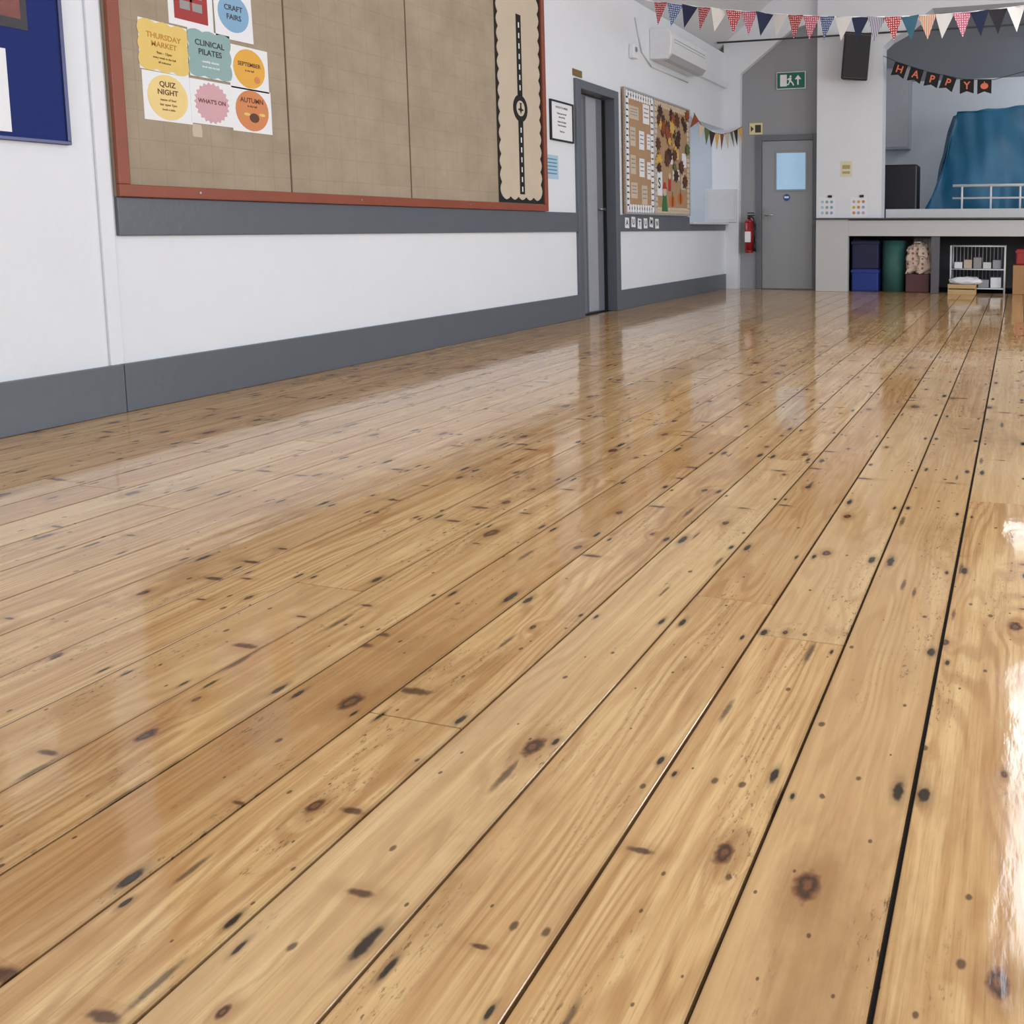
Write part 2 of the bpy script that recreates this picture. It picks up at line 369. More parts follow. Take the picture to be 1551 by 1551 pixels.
# ------------------------------------------------------------ exit door
d2=B().box(0,.075,0,.04,0,2.04).box(.775,.85,0,.04,0,2.04).box(.075,.775,0,.04,1.965,2.04).done('door_2',mat('door_frame_grey',(106,110,117),.4),M=T(-3.40,11.52,0),bevel=.005)
struct(d2,'grey door with a small frosted window below the exit sign','door')
lf=B().box(.08,.77,.015,.035,.01,1.96).done('door_leaf',GREYDOOR,parent=d2,bevel=.003)
B().box(.26,.70,.005,.015,1.30,1.83).done('window_frame',GREYDOOR,parent=d2,bevel=.003)
B().box(.285,.675,.0,.006,1.325,1.80).done('window_pane',mat('frosted_pane',(160,196,222),.25,.15,3,emit=.35),parent=d2)  # pane's own glow stands in for daylight coming from behind the door
B().cyl((.42,.015,1.22),(.42,.008,1.22),.045,n=28).done('round_sign',mat('sign_blue',(40,80,150),.4),parent=d2)
B().box(.39,.45,.004,.009,1.21,1.235).done('sign_mark',PAPER,parent=d2)
B().cyl((.13,.015,.99),(.13,-.05,.99),.012).cyl((.13,-.045,.99),(.25,-.045,.99),.010).box(.105,.155,.008,.016,.92,1.07).done('handle',STEEL,parent=d2)

# ------------------------------------------------------------ exit sign
ex=B().prism(rect(.39,.22),0,.03).done('exit_sign',PAPER,M=MF(-2.925,2.735,11.555),bevel=.004)
tag(ex,'green running man fire exit sign with arrow','exit sign')
B().prism(rect(.37,.20),.03,.033).done('sign_face',mat('exit_green',(24,96,78),.4,.03,emit=.08),parent=ex)
b=B(); 
b.prism(rect(.09,.15,-.1,0),.033,.034)
b.prism([(.085,-.06),(.105,-.06),(.105,.01),(.14,.01),(.095,.065),(.05,.01),(.085,.01)],.033,.034)
b.prism(circ(.014,-.005,.05,14),.033,.035)
b.prism([(-.02,.035),(.01,.03),(.004,-.005),(.03,-.03),(.045,-.065),(.03,-.07),(.012,-.035),(-.01,-.02),(-.03,-.06),(-.06,-.06),(-.06,-.047),(-.037,-.045),(-.022,-.005),(-.045,.012),(-.055,.0),(-.062,.006)],.033,.036)
b.done('pictogram',TXTW,parent=ex)
sg=B().prism(rect(.18,.15),0,.008).done('safety_notice',mat('notice_yellow',(226,214,160),.5),M=MF(-3.41,2.13,11.558))
tag(sg,'small yellow and white notice above the door corner','sign')
B().prism(rect(.08,.1,.03,0),.008,.009).prism([(-.07,-.04),(-.03,0),(-.07,.04)],.008,.009).done('sign_mark',TXTD,parent=sg)

# ------------------------------------------------------------ fire extinguisher
fe=B().cyl((0,0,.03),(0,0,.40),.062,n=24).cyl((0,0,.40),(0,0,.445),.062,.028,n=24).cyl((0,0,.0),(0,0,.03),.054,.062,n=24).done('fire_extinguisher',mat('extinguisher_red',(150,24,28),.3),M=T(-3.47,11.43,.49))
tag(fe,'red fire extinguisher hung on the grey wall','fire extinguisher')
B().cyl((0,0,.445),(0,0,.49),.022,.02).box(-.02,.075,-.012,.012,.485,.5).box(-.02,.07,-.012,.012,.52,.532).done('valve',BLACK,parent=fe)
B().tube([(.02,-.02,.48),(.07,-.03,.46),(.085,-.03,.36),(.085,-.03,.14)],.011).cyl((.085,-.03,.14),(.085,-.03,.02),.016,.022).done('hose',BLACK,parent=fe)
B().box(-.04,.04,-.065,-.060,.14,.28).done('label',PAPER,parent=fe)
B().box(-.03,.03,.055,.128,.33,.42).done('bracket',BLACK,parent=fe)

# ------------------------------------------------------------ main pinboard
bd=B().box(0,3.72,0,1.80,0,.018).done('pinboard',HESS,M=ML(3.0,.957,0))
tag(bd,'large hessian pinboard with a red-brown wooden frame','pinboard')
fr=B().box(0,3.72,0,.055,.018,.04).box(0,3.72,1.745,1.80,.018,.04).box(0,.055,.055,1.745,.018,.04).box(3.67,3.72,.055,1.745,.018,.04)
fr.done('frame',TERRA,parent=bd,bevel=.004)
for xx in (.99,1.99): B().box(xx-.004,xx+.004,.055,1.745,.018,.0205).done('seam',mat('seam_brown',(100,78,56),.8),parent=bd)
for xx in (.4,1.5,2.6): B().cyl((xx,.03,.04),(xx,.03,.043),.006,n=10).done('screw',STEEL,parent=bd)
rd=B().prism(rect(.66,1.68),0,.003).done('road_display',BLACKCARD,M=ML(6.338,1.855,.0182))
tag(rd,'cream paper strip with scalloped black border and black road','wall display')
B().prism(wavy(.57,1.58,-.026,.10),.003,.006).done('backing_paper',CREAM,parent=rd)
B().box(-.035,.035,-.77,-.20,.006,.008).box(-.035,.035,.0,.62,.006,.008).prism(circ(.105,0,-.10),.006,.008).done('road',BLACKCARD,parent=rd)
for k in range(7): B().box(-.007,.007,-.75+k*.077,-.71+k*.077,.008,.0095).done('road_marking',TXTW,parent=rd)
for k in range(7): B().box(-.007,.007,.04+k*.08,.08+k*.08,.008,.0095).done('road_marking',TXTW,parent=rd)
B().prism(circ(.06,0,-.10),.008,.010).done('roundabout',CREAM,parent=rd)
B().prism([(0,-.045),(.012,-.02),(.045,-.01),(.012,.0),(.008,.03),(.018,.042),(-.018,.042),(-.008,.03),(-.012,0),(-.045,-.01),(-.012,-.02)],.010,.0115,R=T(0,-.10,0)).done('emblem',BLACKCARD,parent=rd)

# posters
YEL=mat('poster_yellow',(226,196,112),.55,.06,18); TEAL=mat('poster_teal',(140,172,172),.55); ORG=mat('poster_orange',(226,170,66),.55); PNK=mat('poster_pink',(208,164,172),.55)
DOR=mat('poster_dark_orange',(208,134,84),.55); BLU=mat('poster_blue',(130,172,206),.55); REDP=mat('poster_red',(160,48,46),.5); LYEL=mat('poster_light_yellow',(234,208,140),.55)
INKO=mat('ink_ochre',(190,136,56),.7); INKD=mat('ink_brown',(96,60,44),.7)
def poster(u,v,w,h,label,tilt=0,wd=.0182):
    o=B().prism(rect(w,h),0,.0015).done('poster',PAPER,M=ML(u,v,wd)@Matrix.Rotation(tilt,4,'Z'))
    return tag(o,label,'poster','event posters on the pinboard')
def shape(par,pts,m,name='motif',z=.0015): return B().prism(pts,z,z+.0008).done(name,m,parent=par)
def tx(par,rows,m,z=.0025):
    for (s,sz,x,y) in rows: text(s,sz,par,x,y,z,m)
p=poster(3.275,1.645,.245,.225,'yellow thursday market poster with wavy edges',-.02); shape(p,wavy(.235,.205,-.012,.06),YEL)
tx(p,[('THURSDAY',.034,0,.045),('MARKET',.034,0,.008)],INKO); tx(p,[('9am - 12pm',.016,0,-.028),('every week in the hall',.013,0,-.05),('all welcome',.013,0,-.07)],INKD)
p=poster(3.52,1.655,.235,.225,'teal clinical pilates class poster',0,.0198); shape(p,wavy(.225,.205,-.01,.07),TEAL)
tx(p,[('CLINICAL',.038,0,.05),('PILATES',.038,0,.008)],TXTD); tx(p,[('weekly classes',.016,0,-.035),('book with the hall',.013,0,-.06)],TXTW)
p=poster(3.75,1.628,.24,.215,'orange round september poster'); shape(p,circ(.098),ORG)
tx(p,[('SEPTEMBER',.028,0,.02),('in the hall',.014,0,-.01)],INKD); shape(p,circ(.018,.045,-.05,12),DOR,z=.0026)
p=poster(3.28,1.42,.245,.22,'pale yellow quiz night poster'); shape(p,circ(.103),LYEL)
tx(p,[('QUIZ',.034,0,.058),('NIGHT',.034,0,.022),('teams of four',.015,0,-.012),('bar open 7pm',.015,0,-.034),('book a table',.013,0,-.056)],INKD)
p=poster(3.515,1.425,.235,.21,"pink starburst what's on poster",0,.0198); shape(p,star(.088,.1,22),PNK); tx(p,[("WHAT'S ON",.028,0,.005)],INKD)
p=poster(3.755,1.418,.245,.22,'dark orange autumn poster with a brown pumpkin'); shape(p,circ(.103),DOR)
tx(p,[('AUTUMN',.034,0,.05),('in the hall',.015,0,.022)],INKD); shape(p,circ(.03,.01,-.035,18,.024),INKD,z=.0026); shape(p,circ(.02,-.035,-.02,12,.008),YEL,z=.0026); shape(p,circ(.02,.06,-.015,12,.008),YEL,z=.0026)
p=poster(3.43,1.905,.24,.28,'poster with a red box picture on white'); 
B().box(-.09,.09,-.11,.12,.0015,.0025).done('motif',REDP,parent=p); B().box(-.06,.06,-.06,.10,.0025,.0032).done('motif',mat('poster_grey',(150,150,150),.6),parent=p); B().box(-.06,.06,-.02,.0,.0032,.004).box(-.006,.006,-.06,.10,.0032,.004).done('motif',REDP,parent=p)
p=poster(3.67,1.895,.225,.28,'white craft fairs poster with a blue circle',.02,.0198); shape(p,circ(.092,0,-.01),BLU); tx(p,[('CRAFT',.036,0,.015),('FAIRS',.036,0,-.029)],TXTD)
p=B().prism([(-.025,-.03),(.025,-.03),(.028,0),(.022,.03),(-.022,.03),(-.028,0)],0,.001).done('paper_tag',CREAM,M=ML(3.425,1.285,.0182)); tag(p,'small cream paper tag pinned below the posters','paper tag')

# blue noticeboard
nb=B().box(0,1.22,0,.92,0,.015).done('noticeboard',mat('blue_felt',(22,42,108),.9,.12,40),M=ML(1.6,1.163,0))
tag(nb,'blue felt noticeboard with a slim metal frame','noticeboard')
B().box(0,1.22,0,.015,.015,.024).box(0,1.22,.905,.92,.015,.024).box(0,.015,.015,.905,.015,.024).box(1.205,1.22,.015,.905,.015,.024).done('frame',mat('alu_frame',(80,84,116),.35,metal=.5),parent=nb,bevel=.002)
p=B().prism(rect(.22,.32),0,.0015).done('notice_sheet',PAPER,M=ML(2.485,1.355,.0155)); tag(p,'white sheet pinned on the blue noticeboard','notice')
p=B().prism(rect(.25,.34),0,.0015).done('picture_poster',mat('poster_dark',(48,44,52),.5,.5,22),M=ML(2.56,1.77,.0155)); tag(p,'dark picture poster pinned on the blue noticeboard','poster')
B().prism(rect(.2,.1,0,-.08),.0015,.0022).done('motif',mat('poster_rust',(120,66,58),.5,.4,30),parent=p)

p=B().box(-.2,.2,-.015,0,0,.02).box(-.2,.2,.31,.325,0,.02).box(-.2,-.185,0,.31,0,.02).box(.185,.2,0,.31,0,.02).done('framed_notice',BLACK,M=ML(7.03,1.575,0),bevel=.002)
tag(p,'black framed white notice beside the side door','framed notice')
B().box(-.185,.185,0,.31,.004,.010).done('sheet',PAPER,parent=p)
tx(p,[('NOTICE TO HIRERS',.024,0,.27),('Please leave the hall',.02,0,.22),('clean and tidy',.02,0,.19),('Switch off all lights',.02,0,.15),('Close all windows',.02,0,.12),('Thank you',.02,0,.07)],TXTD,.0105)
p=B().prism(rect(.21,.20),0,.0015).done('notice_sheet',mat('pale_blue_paper',(168,200,220),.6),M=ML(6.86,1.335,.0005)); tag(p,'pale blue paper notice below the framed notice','notice')
b=B()
for k in range(5): b.box(-.08,.08,.06-k*.03,.07-k*.03,.0015,.002)
b.done('printed_lines',mat('blue_print',(80,130,170),.6),parent=p)
p=B().prism(rect(.17,.06),0,.008).done('door_plaque',mat('brass_brown',(122,96,52),.4),M=ML(7.34,2.19,0)); tag(p,'small brown plaque above the side door','plaque')

# ------------------------------------------------------------ autumn display board
db=B().box(0,1.82,0,1.25,0,.018).done('display_board',mat('kraft_backing',(172,140,108),.85,.1,20),M=ML(8.24,.958,.0205))
tag(db,'framed autumn display board with kraft paper backing','display board')
B().box(0,1.82,0,.02,.018,.03).box(0,1.82,1.23,1.25,.018,.03).box(0,.02,.02,1.23,.018,.03).box(1.80,1.82,.02,1.23,.018,.03).box(.74,.76,.02,1.23,.018,.028).done('frame',mat('alu_light',(190,192,196),.35,metal=.5),parent=db,bevel=.002)
def border(x0,x1,y0,y1,m,r=.036):
    b=B(); k=.06
    n=int((x1-x0)/k)
    for i in range(n+1):
        for yy in (y0,y1): b.prism(circ(r,x0+(x1-x0)*i/n,yy,10),.018,.020)
    n=int((y1-y0)/k)
    for i in range(1,n):
        for xx in (x0,x1): b.prism(circ(r,xx,y0+(y1-y0)*i/n,10),.018,.020)
    b.done('scalloped_border',m,parent=db)
border(.065,.695,.06,1.19,PAPER,.042); border(.80,1.765,.055,1.195,mat('cream_border',(206,190,166),.8,.2,30))
BS=.0386
def sheet(u,v,w,h,m,label,cat='notice',grp='sheets on the autumn display',t=0,name='notice_sheet',z=BS):
    o=B().prism(rect(w,h),0,.0015).done(name,m,M=ML(u,v,z)@Matrix.Rotation(t,4,'Z')); tag(o,label,cat,grp); return o
for (u,v,w,h) in ((8.47,1.98,.24,.13),(8.78,2.0,.16,.2),(8.44,1.74,.13,.19),(8.66,1.72,.13,.19),(8.84,1.72,.09,.16),(8.44,1.46,.13,.19),(8.66,1.44,.13,.19),(8.84,1.42,.09,.18),(8.46,1.2,.16,.16),(8.72,1.16,.14,.2)):
    o=sheet(u,v,w,h,PAPER if (u*7)%1>.3 else CREAM,'white printed sheet on the autumn display')
    b=B()
    for k in range(3): b.box(-w*.35,w*.35,h*.25-k*h*.22,h*.25-k*h*.22+h*.06,.0015,.002)
    b.done('printed_lines',mat('grey_print',(140,136,140),.7),parent=o)
leafc=[mat('leaf_brown',(92,52,34),.8),mat('leaf_rust',(140,72,40),.8),mat('leaf_orange',(196,116,54),.8),mat('leaf_dark',(62,40,34),.8),mat('leaf_gold',(210,170,84),.8),mat('leaf_green',(92,108,60),.8)]
leafpts=[(0,-.06),(.012,-.035),(.045,-.045),(.035,-.015),(.06,.0),(.035,.012),(.045,.045),(.018,.035),(0,.07),(-.018,.035),(-.045,.045),(-.035,.012),(-.06,0),(-.035,-.015),(-.045,-.045),(-.012,-.035)]
rl=random.Random(11)
leafmesh=[]
for m in leafc:
    o=B().prism(leafpts,0,.0012).done('paper_leaf',m); leafmesh.append(o.data); bpy.data.objects.remove(o)
spots=[]
for k in range(22): spots.append((rl.uniform(9.08,9.98),rl.uniform(1.86,2.13)))
for k in range(12): spots.append((rl.uniform(9.06,9.42),rl.uniform(1.45,1.88)))
for k in range(8): spots.append((rl.uniform(9.5,9.98),rl.uniform(1.25,1.85)))
for k,(u,v) in enumerate(spots):
    o=bpy.data.objects.new('paper_leaf',rl.choice([leafmesh[0],leafmesh[0],leafmesh[3],leafmesh[1],leafmesh[3],leafmesh[4]] if k<34 else leafmesh)); COL.objects.link(o)
    s=rl.uniform(.9,1.5); o.matrix_world=ML(u,v,BS+.002+.0003*k)@Matrix.Rotation(rl.uniform(0,6),4,'Z')@Matrix.Scale(s,4)
    tag(o,'autumn leaf cut from coloured paper','paper leaf','paper leaves on the autumn display')
o=sheet(9.12,1.30,.17,.26,PAPER,'white sheet with a large letter S on the display'); text('S',.16,o,0,0,.002,TXTD)
for (u,v) in ((9.5,1.12),(9.75,1.16)):
    o=B().prism(circ(.09,0,0,24,.07),0,.002).done('paper_pumpkin',leafc[2],M=ML(u,v,BS)); tag(o,'orange cut paper pumpkin on the display','paper pumpkin','paper pumpkins on the display')
    B().prism(rect(.02,.04,0,.085),0,.002).done('stalk',leafc[5],parent=o); B().prism(circ(.03,0,0,16,.068),.002,.003).done('segment',leafc[1],parent=o)
o=B().prism([(-.09,-.12),(.09,-.12),(.05,.06),(-.05,.06)],0,.002).done('paper_scarecrow',mat('green_card',(60,110,66),.8),M=ML(9.27,1.12,BS)); tag(o,'cut paper scarecrow with a hat on the display','paper figure')
B().prism(circ(.05,0,.10,18),0,.003).done('face',CREAM,parent=o); B().prism([(-.08,.13),(.08,.13),(.04,.15),(.02,.2),(-.02,.2),(-.04,.15)],.003,.005).done('hat',mat('red_card',(180,50,44),.8),parent=o)
o=B().prism(rect(.08,.14),0,.002).done('paper_figure',MATS['red_card'],M=ML(9.42,1.30,BS)); tag(o,'small red cut paper figure on the display','paper figure')
B().prism(circ(.035,0,.095,16),0,.003).done('face',CREAM,parent=o)
for (u,v,w,h,mm) in ((9.62,1.42,.2,.12,PAPER),(9.85,1.36,.14,.2,CREAM),(9.45,1.58,.14,.1,PAPER),(9.8,1.02,.25,.05,PAPER),(9.62,1.68,.16,.16,LYEL),(9.88,1.6,.14,.16,PAPER)):
    sheet(u,v,w,h,mm,'pale printed card on the autumn display')
for k,ch in enumerate('AUTUMN'):
    o=B().prism([(-.05,-.05),(.05,-.055),(.045,.05),(-.045,.055)],0,.0015).done('letter_card',PAPER,M=ML(8.31+k*.155,.87+.01*math.sin(k*2),.0203)@Matrix.Rotation(.1*math.sin(k*3),4,'Z'))
    tag(o,'small white letter card on the grey dado','letter card','letter cards on the dado'); text(ch,.08,o,0,0,.002,leafc[3])

# ------------------------------------------------------------ AC unit
ACM=mat('ac_plastic',(222,225,230),.35)
prof=[(0,0),(.19,.0),(.235,.05),(.25,.12),(.25,.26),(.21,.32),(0,.32)]
Rac=Matrix(((1,0,0,0),(0,0,1,0),(0,1,0,0),(0,0,0,1)))
ac=B().prism(prof,0,1.15,R=Rac).done('air_conditioner',ACM,M=T(WX,8.98,2.60),bevel=.012,seg=3)
tag(ac,'white wall mounted air conditioning unit','air conditioner')
B().prism([(.14,-.012),(.20,.0),(.245,.055),(.235,.06),(.19,.012),(.14,0)],.05,1.10,R=Rac).done('flap',mat('ac_flap',(170,174,180),.4),parent=ac)
B().box(.2505,.253,.1,1.05,.21,.216).box(.2505,.253,.1,1.05,.18,.184).done('grille',mat('ac_line',(150,154,160),.5),parent=ac)
o=B().box(0,.05,10.14,11.46,2.66,2.73).done('cable_trunking',ACM,M=T(WX,0,0),bevel=.004); tag(o,'white plastic cable trunking beside the air conditioner','cable trunking')
o=B().box(0,.06,0,.1,0,.14).done('alarm_sensor',ACM,M=T(WX,8.45,2.52),bevel=.012); tag(o,'small white wall sensor','sensor')
B().cyl((.06,.05,.09),(.068,.05,.09),.025).done('lens',STEEL,parent=o)
o=B().tube([(.0,8.6,2.95),(.0,8.75,2.64),(.0,9.0,2.53),(.0,10.1,2.53)],.007).done('cable',mat('cable_white',(206,209,214),.5),M=T(WX+.012,0,0)); tag(o,'white cable running to the air conditioner','cable')
o=B().cyl((-3.83,11.2,3.2),(4.1,11.2,3.2),.012).done('tie_rod',mat('rod_grey',(70,70,74),.4)); 
tag(o,'thin dark metal tie rod across the hall','rod')

# ------------------------------------------------------------ bunting
def bunting(name,label,cordpts,flags,fw,fh,swallow=False,texts=None,cordm=None,swing=.25):
    root=B().tube(cordpts,.004,6).done(name,cordm or PAPER)
    tag(root,label,'bunting')
    pts=[Vector(p) for p in cordpts]
    seg=[(b-a).length for a,b in zip(pts[:-1],pts[1:])]; tot=sum(seg)
    def at(s):
        for i,l in enumerate(seg):
            if s<=l or i==len(seg)-1: return pts[i].lerp(pts[i+1],s/l),(pts[i+1]-pts[i]).normalized()
            s-=l
    for k,(s,m) in enumerate(flags):
        q,d=at(s*tot); z=Vector((0,0,1)); n=d.cross(z).normalized()
        up=n.cross(d); ang=random.uniform(-.06,.06)
        if up.z<0: up=-up
        M=Matrix(((d.x,up.x,n.x,q.x),(d.y,up.y,n.y,q.y),(d.z,up.z,n.z,q.z),(0,0,0,1)))@Matrix.Rotation(ang,4,'X')@Matrix.Rotation(random.uniform(-swing,swing) if not texts else 0,4,'Y')@Matrix.Rotation(random.uniform(-.1,.1),4,'Z')@T(0,0,.003)
        if swallow: P=[(-fw/2,0),(-fw/2,-fh),(0,-fh*.82),(fw/2,-fh),(fw/2,0)]
        else: P=[(-fw/2,0),(0,-fh),(fw/2,0)]
        f=B().prism(P,-.001,.001).done('flag',m,parent=root,M=M)
        if texts and k<len(texts) and texts[k]: text(texts[k],fh*.72,f,0,-fh*.45,.0015,MATS['letter_orange'])
        if texts and k<len(texts) and texts[k] is None:
            B().prism(circ(fw*.28,0,-fh*.45,16,fw*.22),.001,.002).prism(rect(fw*.06,fh*.12,0,-fh*.2),.001,.002).done('motif',MATS['letter_orange'],parent=f)
    return root
def dots(name,rgb,rgb2,kind='dot',sc=55):
    m=bpy.data.materials.new(name); m.use_nodes=True; nt=m.node_tree; p=nt.nodes['Principled BSDF']; p.inputs['Roughness'].default_value=.85
    tc=nt.nodes.new('ShaderNodeTexCoord')
    if kind=='dot':
        v=nt.nodes.new('ShaderNodeTexVoronoi'); v.inputs['Scale'].default_value=sc; v.inputs['Randomness'].default_value=.2; nt.links.new(tc.outputs['Object'],v.inputs[0]); out=v.outputs['Distance']; th=.28
    else:
        v=nt.nodes.new('ShaderNodeTexWave'); v.inputs['Scale'].default_value=sc*.4; nt.links.new(tc.outputs['Object'],v.inputs[0]); out=v.outputs['Fac']; th=.5
    r=nt.nodes.new('ShaderNodeValToRGB'); r.color_ramp.interpolation='CONSTANT'; r.color_ramp.elements[0].color=S(*rgb2); r.color_ramp.elements[1].position=th; r.color_ramp.elements[1].color=S(*rgb)
    nt.links.new(out,r.inputs[0]); nt.links.new(r.outputs[0],p.inputs[0]); MATS[name]=m; return m
FC={'w':mat('flag_white',(216,214,210),.85),'r':dots('flag_red',(170,44,54),(236,220,220)),'b':dots('flag_blue',(74,96,146),(220,220,230)),
'n':mat('flag_navy',(34,42,72),.85),'p':dots('flag_pink',(186,90,112),(236,214,220)),'t':mat('flag_teal',(60,108,130),.85),'o':mat('flag_orange',(204,110,66),.85),
's':dots('flag_stripe',(190,186,190),(86,92,120),'s'),'k':mat('flag_black',(34,32,38),.85),'m':mat('flag_plum',(120,40,80),.85),'y':dots('flag_rust_stripe',(200,120,70),(226,216,200),'s')}
mat('letter_orange',(226,120,84),.7)
seq='rbnrwrpnwrpbwnsrtywpnkwrmbpwtrsopnwr'
cp=[(-3.83,7.5,2.98)]
for k in range(25):
    t=k/24; x=-3.15+4.9*t; cp.append((x,7.5,2.80-.27*math.sin(math.pi*t)))
cp+=[(4.1,7.5,3.0)]
n=len(seq)
L0=math.dist(cp[0],cp[1]); Lm=sum(math.dist(a,c) for a,c in zip(cp[1:-2],cp[2:-1])); Lt=L0+Lm+math.dist(cp[-2],cp[-1])
bunting('bunting','multicoloured fabric triangle bunting across the hall',cp,[((L0+Lm*(k+.5)/n)/Lt,FC[c]) for k,c in enumerate(seq)],.15,.195,swing=.45)
cp=[(-1.69,11.30,2.94),(-1.47,11.22,2.83),(-1.1,11.22,2.70),(-.7,11.22,2.60),(-.35,11.22,2.58),(.4,11.22,2.75),(1.6,11.22,3.1),(2.2,11.315,3.52)]
Lt=sum(math.dist(a,c) for a,c in zip(cp[:-1],cp[1:]))
hb=bunting('letter_bunting','black letter bunting with orange letters across the stage',cp,[((.28+.205*k)/Lt,BLACKCARD) for k in range(6)],.165,.17,True,['H','A','P','P','Y',None],cordm=TXTD)
cp=[(WX+.065,10.15,2.18)]+[(WX+.065+.195*t,10.0+1.44*t,2.15-.16*math.sin(math.pi*t)) for t in (.2,.3,.4,.5,.6,.75,.88,1)]
bunting('autumn_bunting','small autumn coloured bunting over the serving hatch',cp,[((k+.5)/10,[leafc[1],CREAM,leafc[5],leafc[3],leafc[4]][k%5]) for k in range(10)],.12,.20,cordm=leafc[0])

o=B().box(-.22,.22,-.03,.0,0,.44).done('hatch_door',mat('hatch_white',(206,208,211),.5),M=T(-3.87,11.468,.896),bevel=.004)
tag(o,'white folded hatch door on the serving counter','hatch door')
B().box(-.19,.19,-.036,-.03,.03,.41).done('panel',mat('hatch_panel',(206,207,210),.5),parent=o,bevel=.004)

# ------------------------------------------------------------ pillar things
sp=B().prism([(-.17,-.12),(.17,-.12),(.10,.14),(-.10,.14)],0,.56).done('wall_speaker',BLACK,M=T(-2.04,11.10,2.63)@Matrix.Rotation(.4,4,'Z')@Matrix.Rotation(.14,4,'X')@Matrix.Rotation(.05,4,'Y'),bevel=.02)
tag(sp,'black wall mounted loudspeaker on the white pillar','speaker')
B().box(-.15,.15,-.128,-.12,.03,.53).done('grille',mat('speaker_grille',(34,34,38),.7,.3,300),parent=sp,bevel=.004)
B().box(-.03,.03,.13,.24,.2,.26).done('bracket',BLACK,parent=sp)
PY=11.319
def pn(u,v,w,h,m,label,Y=PY):
    o=B().prism(rect(w,h),0,.0015).done('notice_sheet',m,M=MF(u,v,Y)); tag(o,label,'notice'); return o
o=pn(-2.145,1.565,.15,.2,mat('pale_yellow_paper',(220,214,184),.6),'pale yellow printed notice on the pillar')
B().box(-.05,.05,.0,.05,.0015,.002).box(-.05,.05,-.06,-.03,.0015,.002).done('printed_lines',mat('print_olive',(170,160,110),.6),parent=o)
for (u,cols) in ((-2.39,('pale_blue_paper','poster_teal','poster_blue')),(-1.98,('poster_dark_orange','poster_blue','poster_pink','leaf_gold'))):
    o=pn(u,1.08,.21,.26,PAPER,'white sheet with coloured dots on the pillar'); k=0
    for r in range(3):
        for c in range(3):
            B().prism(circ(.02,-.06+c*.06,-.07+r*.07,12),.0015,.003).done('dot',MATS[cols[k%len(cols)]],parent=o); k+=1
    B().prism(rect(.05,.03,.04,.14),.0,.02).done('clip',BLACK,parent=o)

# ------------------------------------------------------------ stage things
o=B().box(0,.46,-.25,0,0,1.25).done('wall_cabinet',mat('cabinet_grey',(186,190,196),.5),M=T(-2.16,14.5,2.05),bevel=.01); tag(o,'pale grey cabinet on the stage rear wall','cabinet')
B().box(.03,.43,-.262,-.25,.03,1.22).done('cabinet_door',mat('cabinet_door_grey',(196,199,204),.5),parent=o,bevel=.004)
o=B().box(0,.46,0,.4,0,.74).done('loudspeaker',BLACK,M=T(-1.80,12.15,.925),bevel=.02); tag(o,'black loudspeaker cabinet standing on the stage','speaker')
B().box(.03,.43,-.008,0,.03,.71).done('grille',MATS['speaker_grille'],parent=o)
bm=bmesh.new(); bmesh.ops.create_cube(bm,size=1)
bmesh.ops.subdivide_edges(bm,edges=bm.edges,cuts=42,use_grid_fill=True)
for v in bm.verts:
    x,y,z=v.co; t=z+.5
    sh=1-.30*t**1.2
    X=x*2.6
    if x<0: X=-1.3+(x+.5)*2.6+(.36*t**1.3)*(1-(x+.5)*1.0)
    Yy=y*1.1*sh; Z=t*1.50
    n1=noise.noise(Vector((X*2.2,Yy*2,Z*.7)))*.10+noise.noise(Vector((X*6,Yy*6,Z*1.6+4)))*.05
    fold=.035*math.sin(X*9+Z*3.5+3*noise.noise(Vector((X,Z,0))))*(1-t*.7)
    if abs(y)>.49: Yy+=(n1+fold)*(1 if y>0 else -1)
    if abs(x)>.49: X+=(n1+fold)*(1 if x>0 else -1)
    if z>.49:
        Z+=n1*.6+.03*math.cos(x*9); Z-=.12*max(0,(-x-.36)/.14)**2
    v.co=(X,Yy,max(0,Z))
me=bpy.data.meshes.new('dust_cover'); bm.to_mesh(me); bm.free()
for f in me.polygons: f.use_smooth=True
me.materials.append(mat('blue_cover_cloth',(34,104,142),.45,.3,3,.3,bscale=18))
o=bpy.data.objects.new('dust_cover',me); COL.objects.link(o); o.location=(.05,12.95,.926)
tag(o,'large blue fabric cover draped over stacked furniture','cover')
RM=mat('rail_white',(222,224,226),.35)
b=B().cyl((0,0,.30),(2.4,0,.30),.018).cyl((0,0,.14),(2.4,0,.14),.012)
for k in range(7): b.cyl((.12+k*.36,0,0),(.12+k*.36,0,.30),.013)
o=b.done('safety_rail',RM,M=T(-.85,11.85,1.06)); tag(o,'low white metal rail standing on the stage step','rail')

# ------------------------------------------------------------ things under the stage
CB=mat('storage_blue',(28,52,132),.5); CN=mat('storage_navy',(24,30,66),.6)
def crate(x,y,z,w,d,h,m,label):
    o=B().box(0,w,0,d,0,h).done('storage_box',m,M=T(x,y,z),bevel=.015); tag(o,label,'storage box','storage boxes under the stage')
    B().box(-.008,w+.008,-.008,d+.008,h-.05,h-.015).done('lid',m,parent=o,bevel=.004)
crate(-2.09,11.46,0,.35,.45,.29,CB,'blue storage box on the floor under the stage')
crate(-2.09,11.46,.29,.35,.45,.37,CN,'navy storage box stacked on a blue box')
o=B().cyl((0,0,0),(0,0,.655),.150,n=32).done('rolled_mat',mat('mat_green',(50,98,92),.7,.1,20,.2),M=T(-1.56,11.62,0)); tag(o,'dark green rolled mat standing upright','rolled mat')
b=B()
for k in range(1,6): b.cyl((0,0,.655),(0,0,.656+.001*k),.155-.025*k,n=28)
